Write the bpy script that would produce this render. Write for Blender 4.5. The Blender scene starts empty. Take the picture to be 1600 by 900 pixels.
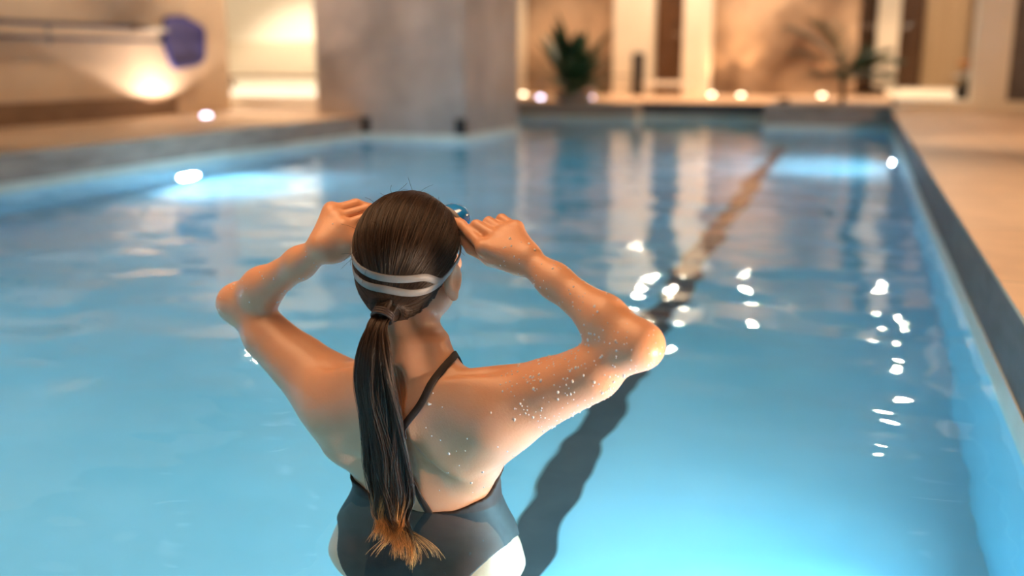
import bpy, bmesh, math, random
import numpy as np
from mathutils import Vector, Matrix
from math import sin, cos, pi, radians, sqrt

SC = bpy.context.scene
COL = SC.collection
R_ = random.Random(7)
NPR = np.random.RandomState(11)

# ------------------------------------------------------------------ camera
CAM_H = 0.77
cam_d = bpy.data.cameras.new('camera')
cam_d.sensor_width = 36.0
cam_d.lens = 36.0 * 1550 / 1600
cam_d.clip_start = 0.05
cam_d.clip_end = 200
cam_d.dof.use_dof = True
cam_d.dof.focus_distance = 1.68
cam_d.dof.aperture_fstop = 1.45
cam_d.dof.aperture_blades = 0
cam = bpy.data.objects.new('camera', cam_d)
cam.location = (0, 0, CAM_H)
cam.rotation_euler = (radians(90 - 12.795), 0, radians(18.926))
COL.objects.link(cam)
SC.camera = cam

# ------------------------------------------------------------------ colour, exposure, sampling quality
SC.view_settings.view_transform = 'Standard'
SC.view_settings.look = 'None'
SC.view_settings.gamma = 1
SC.view_settings.use_curve_mapping = False
SC.view_settings.exposure = 0.12
try:
    SC.cycles.use_denoising = True
    SC.cycles.denoiser = 'OPENIMAGEDENOISE'
    SC.cycles.max_bounces = 10
    SC.cycles.transmission_bounces = 8
    SC.cycles.sample_clamp_indirect = 16.0
    SC.cycles.blur_glossy = 1.0
    SC.cycles.caustics_refractive = True
    SC.cycles.caustics_reflective = True
except Exception:
    pass

# ------------------------------------------------------------------ world and lights
W = bpy.data.worlds.new('world')
SC.world = W
W.use_nodes = True
W.node_tree.nodes['Background'].inputs[0].default_value = (1.0, 0.78, 0.58, 1)
W.node_tree.nodes['Background'].inputs[1].default_value = 0.03

WARM = (1.0, 0.58, 0.30)
CREAM = (1.0, 0.71, 0.45)
POOLC = (0.47, 0.84, 1.0)
POOLW = (0.82, 0.90, 1.0)

def light(name, kind, loc, energy, color, aim=None, size=0.1, angle=60, blend=0.6, shape=None, size_y=None, parent=None):
    d = bpy.data.lights.new(name, kind)
    d.energy = energy
    d.color = color
    if kind == 'AREA':
        d.size = size
        if shape: d.shape = shape
        if size_y: d.size_y = size_y
    else:
        d.shadow_soft_size = size
    if kind == 'SPOT':
        d.spot_size = radians(angle)
        d.spot_blend = blend
    o = bpy.data.objects.new(name, d)
    o.location = loc
    if aim is not None:
        o.rotation_euler = (Vector(aim) - Vector(loc)).to_track_quat('-Z', 'Y').to_euler()
    COL.objects.link(o)
    if parent:
        o.parent = parent
        o.matrix_parent_inverse = Matrix.Translation(parent.location).inverted()
    return o

# overall warm light over the pool hall, from unseen panels added under the ceiling
a = light('ceiling_fill_near', 'AREA', (-1.6, 1.1, 3.15), 62, WARM, aim=(-1.6, 1.1, 0), size=3.0, shape='RECTANGLE', size_y=3.0)
b = light('ceiling_fill_far', 'AREA', (-2.4, 15.4, 3.15), 100, WARM, aim=(-2.4, 15.4, 0), size=5.5, shape='RECTANGLE', size_y=2.5)
light('side_fill_light', 'AREA', (3.5, 4.5, 1.7), 42, WARM, aim=(0.0, 4.8, 0.6), size=0.5)  # added unseen lamps, warming the pool edge and pillar from the right
light('side_fill_light', 'AREA', (3.5, 9.0, 1.7), 75, WARM, aim=(0.0, 9.2, 0.6), size=0.5)
a.data.spread = b.data.spread = radians(100)

# ------------------------------------------------------------------ helpers
def link(name, me, parent=None, mat=None, smooth=False):
    o = bpy.data.objects.new(name, me)
    COL.objects.link(o)
    if parent: o.parent = parent
    if mat is not None and not me.materials: me.materials.append(mat)
    if smooth:
        me.polygons.foreach_set('use_smooth', [True] * len(me.polygons))
    return o

def obj(name, bm, mat, parent=None, smooth=False):
    me = bpy.data.meshes.new(name)
    bm.normal_update()
    bm.to_mesh(me); bm.free()
    return link(name, me, parent, mat, smooth)

def thing(name, label, cat, loc=(0, 0, 0), rz=0, group=None):
    o = bpy.data.objects.new(name, None)
    o.empty_display_size = 0.05
    COL.objects.link(o)
    o.location = loc; o.rotation_euler = (0, 0, rz)
    return tag(o, label, cat, group)

def tag(o, label, cat, group=None, kind=None):
    o['label'] = label; o['category'] = cat
    if group: o['group'] = group
    if kind: o['kind'] = kind
    return o

def struct(name, bm, mat, label=None, smooth=False):
    o = obj(name, bm, mat, None, smooth)
    o['kind'] = 'structure'
    if label: o['label'] = label
    return o

def copy_tree(o, parent=None):
    c = o.copy(); COL.objects.link(c)
    if parent: c.parent = parent
    for ch in o.children: copy_tree(ch, c)
    return c

def add_box(bm, x0, x1, y0, y1, z0, z1, bevel=0.0):
    b = bmesh.new()
    bmesh.ops.create_cube(b, size=1)
    bmesh.ops.scale(b, vec=(x1 - x0, y1 - y0, z1 - z0), verts=b.verts)
    bmesh.ops.translate(b, vec=((x0 + x1) / 2, (y0 + y1) / 2, (z0 + z1) / 2), verts=b.verts)
    if bevel:
        bmesh.ops.bevel(b, geom=list(b.edges), offset=bevel, segments=2, affect='EDGES', profile=0.5)
    merge(bm, b)

def merge(bm, b):
    me = bpy.data.meshes.new('tmp'); b.to_mesh(me); b.free()
    bm.from_mesh(me); bpy.data.meshes.remove(me)

def box(x0, x1, y0, y1, z0, z1, bevel=0.0):
    bm = bmesh.new(); add_box(bm, x0, x1, y0, y1, z0, z1, bevel); return bm

def add_lathe(bm, prof, seg=24, loc=(0, 0, 0), mtx=None):
    rings = []
    for r, z in prof:
        ring = []
        for i in range(seg):
            a = 2 * pi * i / seg
            p = Vector((r * cos(a), r * sin(a), z))
            if mtx: p = mtx @ p
            ring.append(bm.verts.new(p + Vector(loc)))
        rings.append(ring)
    for a, b in zip(rings, rings[1:]):
        for i in range(seg):
            bm.faces.new((a[i], a[(i + 1) % seg], b[(i + 1) % seg], b[i]))
    bm.faces.new(list(reversed(rings[0]))); bm.faces.new(rings[-1])

def lathe(prof, seg=24, loc=(0, 0, 0), mtx=None):
    bm = bmesh.new(); add_lathe(bm, prof, seg, loc, mtx); return bm

def add_tube(bm, pts, rad, seg=8, caps=True):
    pts = [Vector(p) for p in pts]
    n = len(pts)
    rad = rad if hasattr(rad, '__len__') else [rad] * n
    up = Vector((0, 0, 1)); rings = []
    t0 = (pts[1] - pts[0]).normalized()
    s = t0.cross(up)
    if s.length < 1e-3: s = t0.cross(Vector((1, 0, 0)))
    s.normalize()
    for i in range(n):
        t = (pts[min(i + 1, n - 1)] - pts[max(i - 1, 0)]).normalized()
        s = (s - t * s.dot(t)).normalized(); b = t.cross(s)
        rings.append([bm.verts.new(pts[i] + (s * cos(2 * pi * k / seg) + b * sin(2 * pi * k / seg)) * rad[i]) for k in range(seg)])
    for a, b in zip(rings, rings[1:]):
        for i in range(seg):
            bm.faces.new((a[i], a[(i + 1) % seg], b[(i + 1) % seg], b[i]))
    if caps:
        bm.faces.new(list(reversed(rings[0]))); bm.faces.new(rings[-1])

def tube(pts, rad, seg=8):
    bm = bmesh.new(); add_tube(bm, pts, rad, seg); return bm

# ------------------------------------------------------------------ materials
def mat(name, color, rough=0.5, metal=0.0, **kw):
    m = bpy.data.materials.new(name); m.use_nodes = True
    b = m.node_tree.nodes['Principled BSDF']
    b.inputs['Base Color'].default_value = (*color, 1)
    b.inputs['Roughness'].default_value = rough
    b.inputs['Metallic'].default_value = metal
    for k, v in kw.items():
        b.inputs[k.replace('_', ' ')].default_value = v
    return m

def N(m, t, **kw):
    n = m.node_tree.nodes.new(t)
    for k, v in kw.items(): setattr(n, k, v)
    return n

def L(m, a, b): m.node_tree.links.new(a, b)
def P(m): return m.node_tree.nodes['Principled BSDF']

def noisy(name, c1, c2, scale=4, rough=0.5, detail=6, bump=0.0, bscale=60, stretch=(1, 1, 1), lo=0.35, hi=0.65, **kw):
    m = mat(name, c1, rough, **kw)
    tc = N(m, 'ShaderNodeTexCoord'); mp = N(m, 'ShaderNodeMapping')
    mp.inputs['Scale'].default_value = stretch
    L(m, tc.outputs['Object'], mp.inputs['Vector'])
    n = N(m, 'ShaderNodeTexNoise'); n.inputs['Scale'].default_value = scale; n.inputs['Detail'].default_value = detail
    L(m, mp.outputs['Vector'], n.inputs['Vector'])
    r = N(m, 'ShaderNodeValToRGB')
    r.color_ramp.elements[0].position = lo; r.color_ramp.elements[1].position = hi
    r.color_ramp.elements[0].color = (*c1, 1); r.color_ramp.elements[1].color = (*c2, 1)
    L(m, n.outputs['Fac'], r.inputs['Fac']); L(m, r.outputs['Color'], P(m).inputs['Base Color'])
    if bump:
        n2 = N(m, 'ShaderNodeTexNoise'); n2.inputs['Scale'].default_value = bscale; n2.inputs['Detail'].default_value = 4
        L(m, mp.outputs['Vector'], n2.inputs['Vector'])
        bp = N(m, 'ShaderNodeBump'); bp.inputs['Strength'].default_value = bump; bp.inputs['Distance'].default_value = 0.01
        L(m, n2.outputs['Fac'], bp.inputs['Height']); L(m, bp.outputs['Normal'], P(m).inputs['Normal'])
    return m

def tiled(name, c1, c2, mortar, sx=0.6, sy=0.6, rough=0.4, axis='XY', gap=0.006):
    """stone slabs with thin joints, coordinates in metres"""
    m = mat(name, c1, rough)
    tc = N(m, 'ShaderNodeTexCoord')
    src = tc.outputs['Object']
    if axis != 'XY':
        mp = N(m, 'ShaderNodeMapping')
        mp.inputs['Rotation'].default_value = (radians(90), 0, 0) if axis == 'XZ' else (0, radians(90), 0)
        if axis == 'XZ': mp.inputs['Rotation'].default_value = (radians(-90), 0, 0)
        L(m, src, mp.inputs['Vector']); src = mp.outputs['Vector']
    br = N(m, 'ShaderNodeTexBrick', offset=0.0)
    br.inputs['Scale'].default_value = 1.0
    br.inputs['Brick Width'].default_value = sx; br.inputs['Row Height'].default_value = sy
    br.inputs['Mortar Size'].default_value = gap
    br.inputs['Color1'].default_value = (*c1, 1); br.inputs['Color2'].default_value = (*c2, 1); br.inputs['Mortar'].default_value = (*mortar, 1)
    L(m, src, br.inputs['Vector'])
    n = N(m, 'ShaderNodeTexNoise'); n.inputs['Scale'].default_value = 7; n.inputs['Detail'].default_value = 8
    L(m, tc.outputs['Object'], n.inputs['Vector'])
    mx = N(m, 'ShaderNodeMix', data_type='RGBA', blend_type='MULTIPLY')
    mr = N(m, 'ShaderNodeMapRange'); mr.inputs['To Min'].default_value = 0.75; mr.inputs['To Max'].default_value = 1.2
    L(m, n.outputs['Fac'], mr.inputs['Value'])
    mx.inputs['Factor'].default_value = 1
    L(m, br.outputs['Color'], mx.inputs['A']); L(m, mr.outputs['Result'], mx.inputs['B'])
    L(m, mx.outputs['Result'], P(m).inputs['Base Color'])
    return m

M = {}
M['plaster'] = noisy('sand_plaster', (0.60, 0.46, 0.33), (0.66, 0.52, 0.38), scale=2, rough=0.8, bump=0.15, bscale=90)
M['cream'] = noisy('cream_plaster', (0.84, 0.77, 0.64), (0.88, 0.81, 0.68), scale=2, rough=0.7)
M['ceiling'] = noisy('ceiling_paint', (0.14, 0.13, 0.125), (0.17, 0.155, 0.15), scale=2, rough=0.9)
M['deck'] = tiled('deck_stone', (0.60, 0.41, 0.27), (0.64, 0.45, 0.31), (0.34, 0.27, 0.2), 0.9, 0.9, 0.45)
M['slate'] = noisy('grey_slate', (0.28, 0.215, 0.175), (0.48, 0.37, 0.30), scale=3.5, rough=0.55, detail=10, bump=0.3, bscale=30, stretch=(1, 1, 5), lo=0.3, hi=0.7)
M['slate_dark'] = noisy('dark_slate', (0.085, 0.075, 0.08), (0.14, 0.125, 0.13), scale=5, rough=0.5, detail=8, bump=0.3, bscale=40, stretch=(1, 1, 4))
M['marble'] = noisy('grey_marble', (0.30, 0.255, 0.235), (0.54, 0.45, 0.40), scale=1.6, rough=0.35, detail=10, bump=0.05, bscale=20, lo=0.32, hi=0.68)
M['brown_marble'] = noisy('brown_marble', (0.13, 0.075, 0.045), (0.62, 0.46, 0.32), scale=0.95, rough=0.35, detail=9, lo=0.36, hi=0.64)
M['darkwood'] = noisy('dark_walnut', (0.075, 0.032, 0.012), (0.13, 0.06, 0.025), scale=3, rough=0.4, detail=8, stretch=(8, 8, 0.8))
M['base_wood'] = noisy('brown_skirting', (0.17, 0.10, 0.06), (0.24, 0.15, 0.09), scale=4, rough=0.5, stretch=(1, 1, 6))
M['pooltile'] = noisy('pool_mosaic', (0.25, 0.60, 0.77), (0.36, 0.69, 0.86), scale=1.2, rough=0.35, detail=5, bump=0.05, bscale=40)
M['lane'] = noisy('lane_tile', (0.055, 0.075, 0.088), (0.08, 0.10, 0.112), scale=8, rough=0.4)
M['waterline'] = noisy('waterline_tile', (0.72, 0.74, 0.66), (0.80, 0.80, 0.72), scale=9, rough=0.3)
M['chrome'] = mat('brushed_steel', (0.75, 0.74, 0.72), 0.25, 1.0)
M['black'] = mat('black_rubber', (0.015, 0.015, 0.017), 0.5)
M['white'] = mat('white_lacquer', (0.86, 0.83, 0.77), 0.4)
M['net_frame'] = mat('blue_plastic', (0.015, 0.022, 0.20), 0.35)
M['pole_blue'] = mat('blue_anodised_pole', (0.035, 0.05, 0.115), 0.28, 0.25)
M['bin'] = mat('charcoal_metal', (0.05, 0.045, 0.045), 0.4, 0.3)
M['soil'] = noisy('planter_soil', (0.03, 0.02, 0.013), (0.06, 0.04, 0.025), scale=20, rough=0.95, bump=0.6)
M['leaf'] = noisy('dark_leaf', (0.012, 0.055, 0.026), (0.03, 0.10, 0.04), scale=5, rough=0.4, stretch=(1, 1, 1))
M['leaf2'] = noisy('olive_leaf', (0.03, 0.06, 0.025), (0.06, 0.10, 0.04), scale=5, rough=0.5)
M['trunk'] = noisy('palm_trunk', (0.06, 0.045, 0.03), (0.14, 0.10, 0.065), scale=12, rough=0.9, bump=0.5, stretch=(1, 1, 4))
M['curtain'] = noisy('tan_curtain', (0.62, 0.44, 0.26), (0.70, 0.52, 0.33), scale=3, rough=0.85, stretch=(6, 6, 0.3))
M['amber'] = mat('amber_glass', (0.66, 0.56, 0.42), 0.25)

def emit(name, color, strength):
    m = bpy.data.materials.new(name); m.use_nodes = True
    nt = m.node_tree; nt.nodes.clear()
    e = nt.nodes.new('ShaderNodeEmission'); o = nt.nodes.new('ShaderNodeOutputMaterial')
    e.inputs[0].default_value = (*color, 1); e.inputs[1].default_value = strength
    nt.links.new(e.outputs[0], o.inputs[0]); return m
M['lamp_warm'] = emit('lamp_glow_warm', (1.0, 0.78, 0.50), 12)
M['lamp_cool'] = emit('lamp_glow_lavender', (0.80, 0.74, 1.0), 9)
M['lamp_ceiling'] = emit('downlight_glow', (1.0, 0.82, 0.62), 700)
M['lamp_soft'] = emit('recessed_lamp_glow', (1.0, 0.82, 0.62), 20)
M['lamp_pool'] = emit('pool_lamp_glow', (0.75, 0.92, 1.0), 9)

# ------------------------------------------------------------------ the setting
PX0, PX1, PY0, PYF = -4.87, 0.37, -1.6, 14.0     # pool
DZ = 0.235                                        # deck height over the water
FZ = -0.95                                        # pool floor
CX0, CX1, CY0, CY1 = -5.40, -3.73, 9.40, 11.1     # pillar
LWX, LWY = -6.79, 9.88                            # left wall plane and its end

# pool basin: floor and inner walls as one shell
bm = bmesh.new()
add_box(bm, PX0 - 0.2, PX1 + 0.2, PY0 - 0.2, PYF + 0.2, FZ - 0.15, FZ)
add_box(bm, PX0 - 0.2, PX0, PY0, PYF, FZ, -0.045)
add_box(bm, PX1, PX1 + 0.2, PY0, PYF, FZ, -0.045)
add_box(bm, PX0 - 0.2, PX1 + 0.2, PY0 - 0.2, PY0, FZ, -0.045)
add_box(bm, PX0 - 0.2, PX1 + 0.2, PYF, PYF + 0.2, FZ, -0.045)
add_box(bm, -1.05, PX1, 12.25, PYF, FZ, -0.045)     # block under the palm bed
add_box(bm, PX0, -2.86, 13.45, PYF, FZ, -0.045)     # block under the fern bed
add_box(bm, CX0, CX1, CY0, CY1, FZ, -0.045)         # pillar foot
struct('pool_basin', bm, M['pooltile'], 'pale blue mosaic pool basin under the water')

# cream waterline tile and grey slate fascia round the rim
def rim(z0, z1, inset, sides):
    bm = bmesh.new(); i = inset
    if 'L' in sides: add_box(bm, PX0 - 0.2, PX0 + i, PY0, CY0, z0, z1)
    if 'K' in sides: add_box(bm, PX0 - 0.2, PX0 + i, CY1, 13.45, z0, z1)
    if 'R' in sides: add_box(bm, PX1 - i, PX1 + 0.2, PY0, 12.25, z0, z1)
    if 'N' in sides: add_box(bm, PX0, PX1, PY0 - 0.2, PY0 + i, z0, z1)
    if 'F' in sides: add_box(bm, -2.86, -1.05, PYF - i, PYF + 0.2, z0, z1)
    if 'A' in sides: add_box(bm, PX0, -2.86 + i, 13.45 - i, PYF + 0.2, z0, z1)
    if 'B' in sides: add_box(bm, -1.05 - i, PX1 + 0.2, 12.25 - i, PYF + 0.2, z0, z1)
    if 'P' in sides: add_box(bm, CX0 - 0.0, CX1 + i, CY0 - i, CY1 + i, z0, z1)
    return bm
struct('trim_1', rim(-0.045, 0.056, 0.004, 'LKRNFABP'), M['waterline'], 'cream tile band along the waterline')
struct('trim_2', rim(0.056, DZ - 0.012, 0.0, 'LKNAB'), M['slate'], 'grey slate pool edge on the left')
struct('trim_3', rim(0.056, DZ - 0.012, 0.0, 'RF'), M['slate_dark'], 'slate pool edge on the right, its shade put into a darker colour')  # shade of the right edge is painted in by the darker slate

# lane marking on the pool floor with its cross bar at the far end
bm = bmesh.new()
add_box(bm, -0.775, -0.655, PY0 + 0.8, 10.9, FZ, FZ + 0.003)
struct('lane_line', bm, M['lane'], 'dark lane line along the pool floor')

# deck
bm = bmesh.new()
add_box(bm, -11.5, PX0, PY0 - 1.5, CY0 + 0.2, DZ - 0.012, DZ)
add_box(bm, -11.5, PX0 + 0.3, CY0 + 0.2, 19.0, DZ - 0.012, DZ)
add_box(bm, PX0, PX1, PYF, 19.0, DZ - 0.012, DZ)
add_box(bm, PX0, -2.86, 13.45, PYF, DZ - 0.012, DZ)
add_box(bm, PX1, 6.0, PY0 - 1.5, 19.0, DZ - 0.012, DZ)
add_box(bm, PX0, PX1, PY0 - 1.5, PY0, DZ - 0.012, DZ)
struct('floor', bm, M['deck'], 'sand stone pool deck')

# raised palm bed at the far right corner
struct('trim_4', box(-1.05, PX1 + 0.0, 12.25, PYF, DZ - 0.002, DZ + 0.055, 0.008), M['slate'], 'low slate bed at the far right pool corner')
# raised white platform behind the right deck
struct('trim_5', box(0.40, 3.5, 12.05, 18.55, DZ - 0.002, 0.36, 0.01), M['cream'], 'pale raised platform behind the right deck')

# walls and ceiling
struct('wall_left', box(LWX - 0.25, LWX, PY0 - 1.5, LWY, DZ, 3.3), M['plaster'], 'sand plaster wall behind the left deck')
struct('baseboard_left', box(LWX, LWX + 0.018, PY0 - 1.5, 8.9, DZ, DZ + 0.2), M['base_wood'], 'brown skirting along the left wall')
struct('pillar', box(CX0, CX1, CY0, CY1, 0.016, 3.3, 0.01), M['marble'], 'wide grey marble pillar standing in the pool edge')
bm = bmesh.new()
add_box(bm, -11.5, -5.4, 13.2, 13.4, DZ, 3.3)
add_box(bm, -11.7, -11.5, LWY - 0.25, 13.4, DZ, 3.3)
add_box(bm, -11.5, LWX - 0.25, LWY - 0.25, LWY - 0.05, DZ, 3.3)
add_box(bm, -5.6, -5.4, CY1, 13.2, DZ, 3.3)
struct('wall_passage', bm, M['cream'], 'bright cream walls of the side passage')
bm = bmesh.new()
add_box(bm, -6.5, -5.62, 17.2, 17.5, DZ, 3.3)
struct('wall_back', bm, M['cream'], 'cream strip of back wall')
struct('wall_back_stone', box(-5.62, -4.0, 17.15, 17.5, DZ, 3.3), M['brown_marble'], 'brown stone wall behind the fern')
struct('wall_back_marble', box(-2.36, -0.06, 17.2, 17.5, DZ, 3.3), M['brown_marble'], 'mottled brown marble wall panel at the back')
struct('wall_back_right', box(0.95, 1.62, 18.3, 18.6, 0.36, 3.3), M['curtain'], 'tan wall at the back right')
struct('wall_right', box(3.6, 3.85, PY0 - 1.5, 19, DZ, 3.3), M['plaster'], 'plaster wall on the right')
struct('wall_near', box(-7, 3.8, PY0 - 1.75, PY0 - 1.5, DZ, 3.3), M['plaster'], 'plaster wall at the near end')
struct('wall_end', box(-7, 3.8, 18.6, 18.8, DZ, 3.3), M['plaster'], 'plaster wall at the far end')
struct('ceiling', box(-11.7, 3.85, PY0 - 1.75, 19, 3.3, 3.5), M['ceiling'], 'dim ceiling')
# pilasters
struct('pilaster_1', box(-4.0, -3.34, 16.95, 17.5, DZ, 3.3, 0.01), M['cream'], 'cream pilaster left of the first dark door')
struct('pilaster_2', box(-2.82, -2.36, 16.95, 17.5, DZ, 3.3, 0.01), M['cream'], 'cream pilaster right of the first dark door')
struct('pilaster_3', box(0.21, 0.56, 17.8, 18.2, 0.36, 3.3, 0.01), M['cream'], 'cream pilaster between the two dark doors')
struct('pilaster_4', box(1.17, 1.53, 12.15, 12.5, 0.355, 3.3, 0.01), M['cream'], 'pale square post on the right deck')
struct('wall_side_right', box(1.53, 3.6, 12.3, 12.5, 0.355, 3.3), M['slate_dark'], 'dark grey wall right of the pale post')

def door(n, x0, x1, y, z0, hx):
    r = obj('door_%d' % n, box(x0, x1, y, y + 0.06, z0, z0 + 2.3, 0.004), M['darkwood']); r['kind'] = 'structure'
    r['label'] = 'dark walnut door leaf'
    bm = bmesh.new()
    w = x1 - x0
    for k in range(3):
        a = z0 + 0.12 + k * 0.72
        add_box(bm, x0 + w * 0.18, x1 - w * 0.18, y - 0.012, y, a, a + 0.6, 0.005)
    obj('panel', bm, M['darkwood'], r)
    h = tube([(hx, y - 0.002, z0 + 1.0), (hx, y - 0.05, z0 + 1.0), (hx - 0.1 * (1 if hx > (x0 + x1) / 2 else -1), y - 0.05, z0 + 1.0)], 0.01)
    obj('door_handle', h, M['chrome'], r)
door(1, -3.34, -2.82, 17.3, DZ, -2.9)
door(2, -0.12, 0.21, 18.2, 0.36, 0.14)
door(3, 0.56, 0.95, 18.2, 0.36, 0.63)

# dark strip put in as the left corner's shadow; rubber guard at pillar corner
struct('corner_shade', box(PX0 + 0.0, PX0 + 0.09, CY0 - 0.012, CY0, 0.058, 0.22, 0.003), M['black'], 'dark strip standing in for the corner shadow between pillar and left pool edge')
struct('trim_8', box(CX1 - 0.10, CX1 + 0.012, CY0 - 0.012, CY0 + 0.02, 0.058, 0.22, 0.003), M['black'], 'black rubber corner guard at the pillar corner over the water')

# ------------------------------------------------------------------ lamps that belong to the place
def uplight(loc, label, glow, aim, energy, color, angle=75, blend=0.5, size=0.03, group='recessed deck uplights', dome=True):
    t = thing('deck_uplight', label, 'light', loc, group=group)
    obj('rim', lathe([(0.05, 0), (0.085, 0), (0.085, 0.008), (0.075, 0.014), (0.055, 0.014), (0.05, 0.010)], 24), M['chrome'], t, True)
    obj('lens', lathe([(0.052, 0.002), (0.050, 0.018), (0.036, 0.036), (0.0005, 0.045)] if dome else [(0.052, 0.002), (0.052, 0.008), (0.0005, 0.009)], 20), glow, t, True)
    if energy:
        light('uplight_beam', 'SPOT', (loc[0], loc[1], loc[2] + (0.07 if dome else 0.025)), energy, color, aim=aim, size=size, angle=angle, blend=blend)
    return t

uplight((-6.13, 8.49, DZ), 'lavender deck uplight near the pool edge below the blue skimmer net', M['lamp_cool'], (-6.79, 8.62, 0.85), 0, CREAM)
uplight((-6.44, 8.56, DZ), 'deck uplight tight against the left wall, washing it under the skimmer net', M['lamp_soft'], (-6.44, 8.56, 2.0), 55, (1.0, 0.80, 0.64), 140, 0.12, dome=False)
uplight((-4.55, 14.6, DZ), 'lavender deck uplight in front of the green fern', M['lamp_cool'], (-4.4, 17, 1.6), 12, CREAM, 60)
uplight((-5.25, 15.9, DZ), 'warm deck uplight left of the green fern by the cream wall strip', M['lamp_warm'], (-5.5, 17.15, 1.6), 22, WARM, 60)
uplight((-3.85, 14.9, DZ), 'deck uplight right of the green fern', M['lamp_cool'], (-4.0, 17, 1.6), 8, CREAM, 60)
uplight((-2.28, 16.8, DZ), 'deck uplight at the marble wall, beside the right cream pilaster', M['lamp_warm'], (-2.22, 17.25, 1.3), 34, WARM, 50)
uplight((-1.80, 16.7, DZ), 'deck uplight at the middle of the marble wall', M['lamp_warm'], (-1.78, 17.25, 1.3), 36, WARM, 50)
uplight((-0.55, 16.9, DZ), 'deck uplight behind the thin palm at the marble wall', M['lamp_warm'], (-0.55, 17.3, 1.3), 34, WARM, 50)

def downlight(loc, energy, angle, color, label, aim=None):
    t = thing('ceiling_downlight', label, 'light', loc, group='ceiling downlights')
    obj('trim_ring', lathe([(0.05, -0.0005), (0.052, -0.05 if loc[1] < 10 else -0.012), (0.075, -0.05 if loc[1] < 10 else -0.012), (0.08, 0.0)], 24), M['white'], t, True)
    if loc[1] < 10: obj('diffuser', lathe([(0.0005, -0.0015), (0.05, -0.0015), (0.05, 0.0), (0.0005, 0.0)], 20), M['lamp_soft'], t)
    else: obj('diffuser', lathe([(0.0005, -0.055), (0.025, -0.049), (0.043, -0.03), (0.05, -0.006), (0.05, -0.002)], 20), M['lamp_ceiling'], t)
    light('downlight_beam', 'SPOT', (loc[0], loc[1], loc[2] - 0.08), energy, color, aim=aim or (loc[0], loc[1] + (0.01 if x != -4.4 else 2.0), 0 if x != -4.4 else 0.7), size=0.06, angle=angle, blend=0.4)  # the one turned to the pillar is an added lamp that warms it
for (x, y, e, a) in [(1.3, 7.6, 120, 38), (1.0, 4.2, 130, 80), (1.0, 9.2, 30, 80), (0.43, 16.6, 90, 75), (0.75, 12.6, 60, 80), (1.2, 3.6, 110, 80), (0.9, 15.0, 110, 80),
                     (-5.8, 7.0, 95, 75), (-5.8, 3.6, 55, 80), (-4.4, 7.2, 130, 60), (-6.1, 9.55, 150, 70), (-7.6, 11.6, 420, 95),
                     (-3.3, 16.5, 50, 70), (-2.6, 16.5, 60, 50), (-1.39, 16.6, 40, 60), (-5.9, 16.4, 80, 60)]:
    downlight((x, y, 3.295), e * 1.5, a, (1.0, 0.84, 0.66) if x < -7 else CREAM, 'round ceiling downlight over the pool hall')

def pool_lamp(loc, nrm, energy, color, label):
    """round lamp in the pool wall, under water"""
    q = Vector(nrm).to_track_quat('Z', 'Y').to_matrix()
    t = thing('pool_lamp', label, 'light', loc, group='underwater pool lamps')
    obj('rim', lathe([(0.08, 0), (0.115, 0), (0.115, 0.012), (0.10, 0.02), (0.08, 0.02)], 28, mtx=q), M['chrome'], t, True)
    obj('lens', lathe([(0.082, 0.004), (0.082, 0.014), (0.05, 0.02), (0.0005, 0.022)], 24, mtx=q), M['lamp_pool'], t, True)
    p = Vector(loc) + Vector(nrm) * 0.06
    light('pool_lamp_beam', 'AREA', p, energy, color, aim=p + Vector(nrm), size=0.2, shape='DISK')
pool_lamp((PX1, 1.7, -0.55), (-1, 0, 0), 46, POOLC, 'round underwater lamp in the right pool wall beside the swimmer')
pool_lamp((PX1, 9.0, -0.5), (-1, 0, 0), 52, POOLW, 'round underwater lamp far along the right pool wall')
pool_lamp((PX0, 6.4, -0.66), (1, 0, 0), 60, POOLW, 'round underwater lamp in the left pool wall before the pillar')
pool_lamp((PX0, 1.5, -0.55), (1, 0, 0), 46, POOLC, 'round underwater lamp in the left pool wall near the camera')
pool_lamp((-2.6, PY0, -0.5), (0, 1, 0), 9, POOLC, 'round underwater lamp in the near pool wall, left of the lane')
pool_lamp((-0.2, PY0, -0.5), (0, 1, 0), 4, POOLC, 'round underwater lamp in the near pool wall, right of the lane')

def step_light(loc, energy, color, aim, label):
    """small lamp set into the pool edge just above the water"""
    t = thing('step_light', label, 'light', loc, group='step lights in the right pool edge')
    obj('bezel', box(-0.006, 0.0, -0.06, 0.06, -0.03, 0.03, 0.002), M['chrome'], t)
    obj('lens', box(-0.009, -0.006, -0.05, 0.05, -0.02, 0.02, 0.001), M['lamp_warm'], t)
    light('step_light_beam', 'SPOT', (loc[0] - 0.03, loc[1], loc[2]), energy, color, aim=aim, size=0.03, angle=80, blend=0.6)
step_light((PX1, 1.35, 0.10), 58, (1.0, 0.70, 0.48), (-0.65, 1.55, 0.22), 'small warm step light in the right pool edge beside the swimmer')

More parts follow.
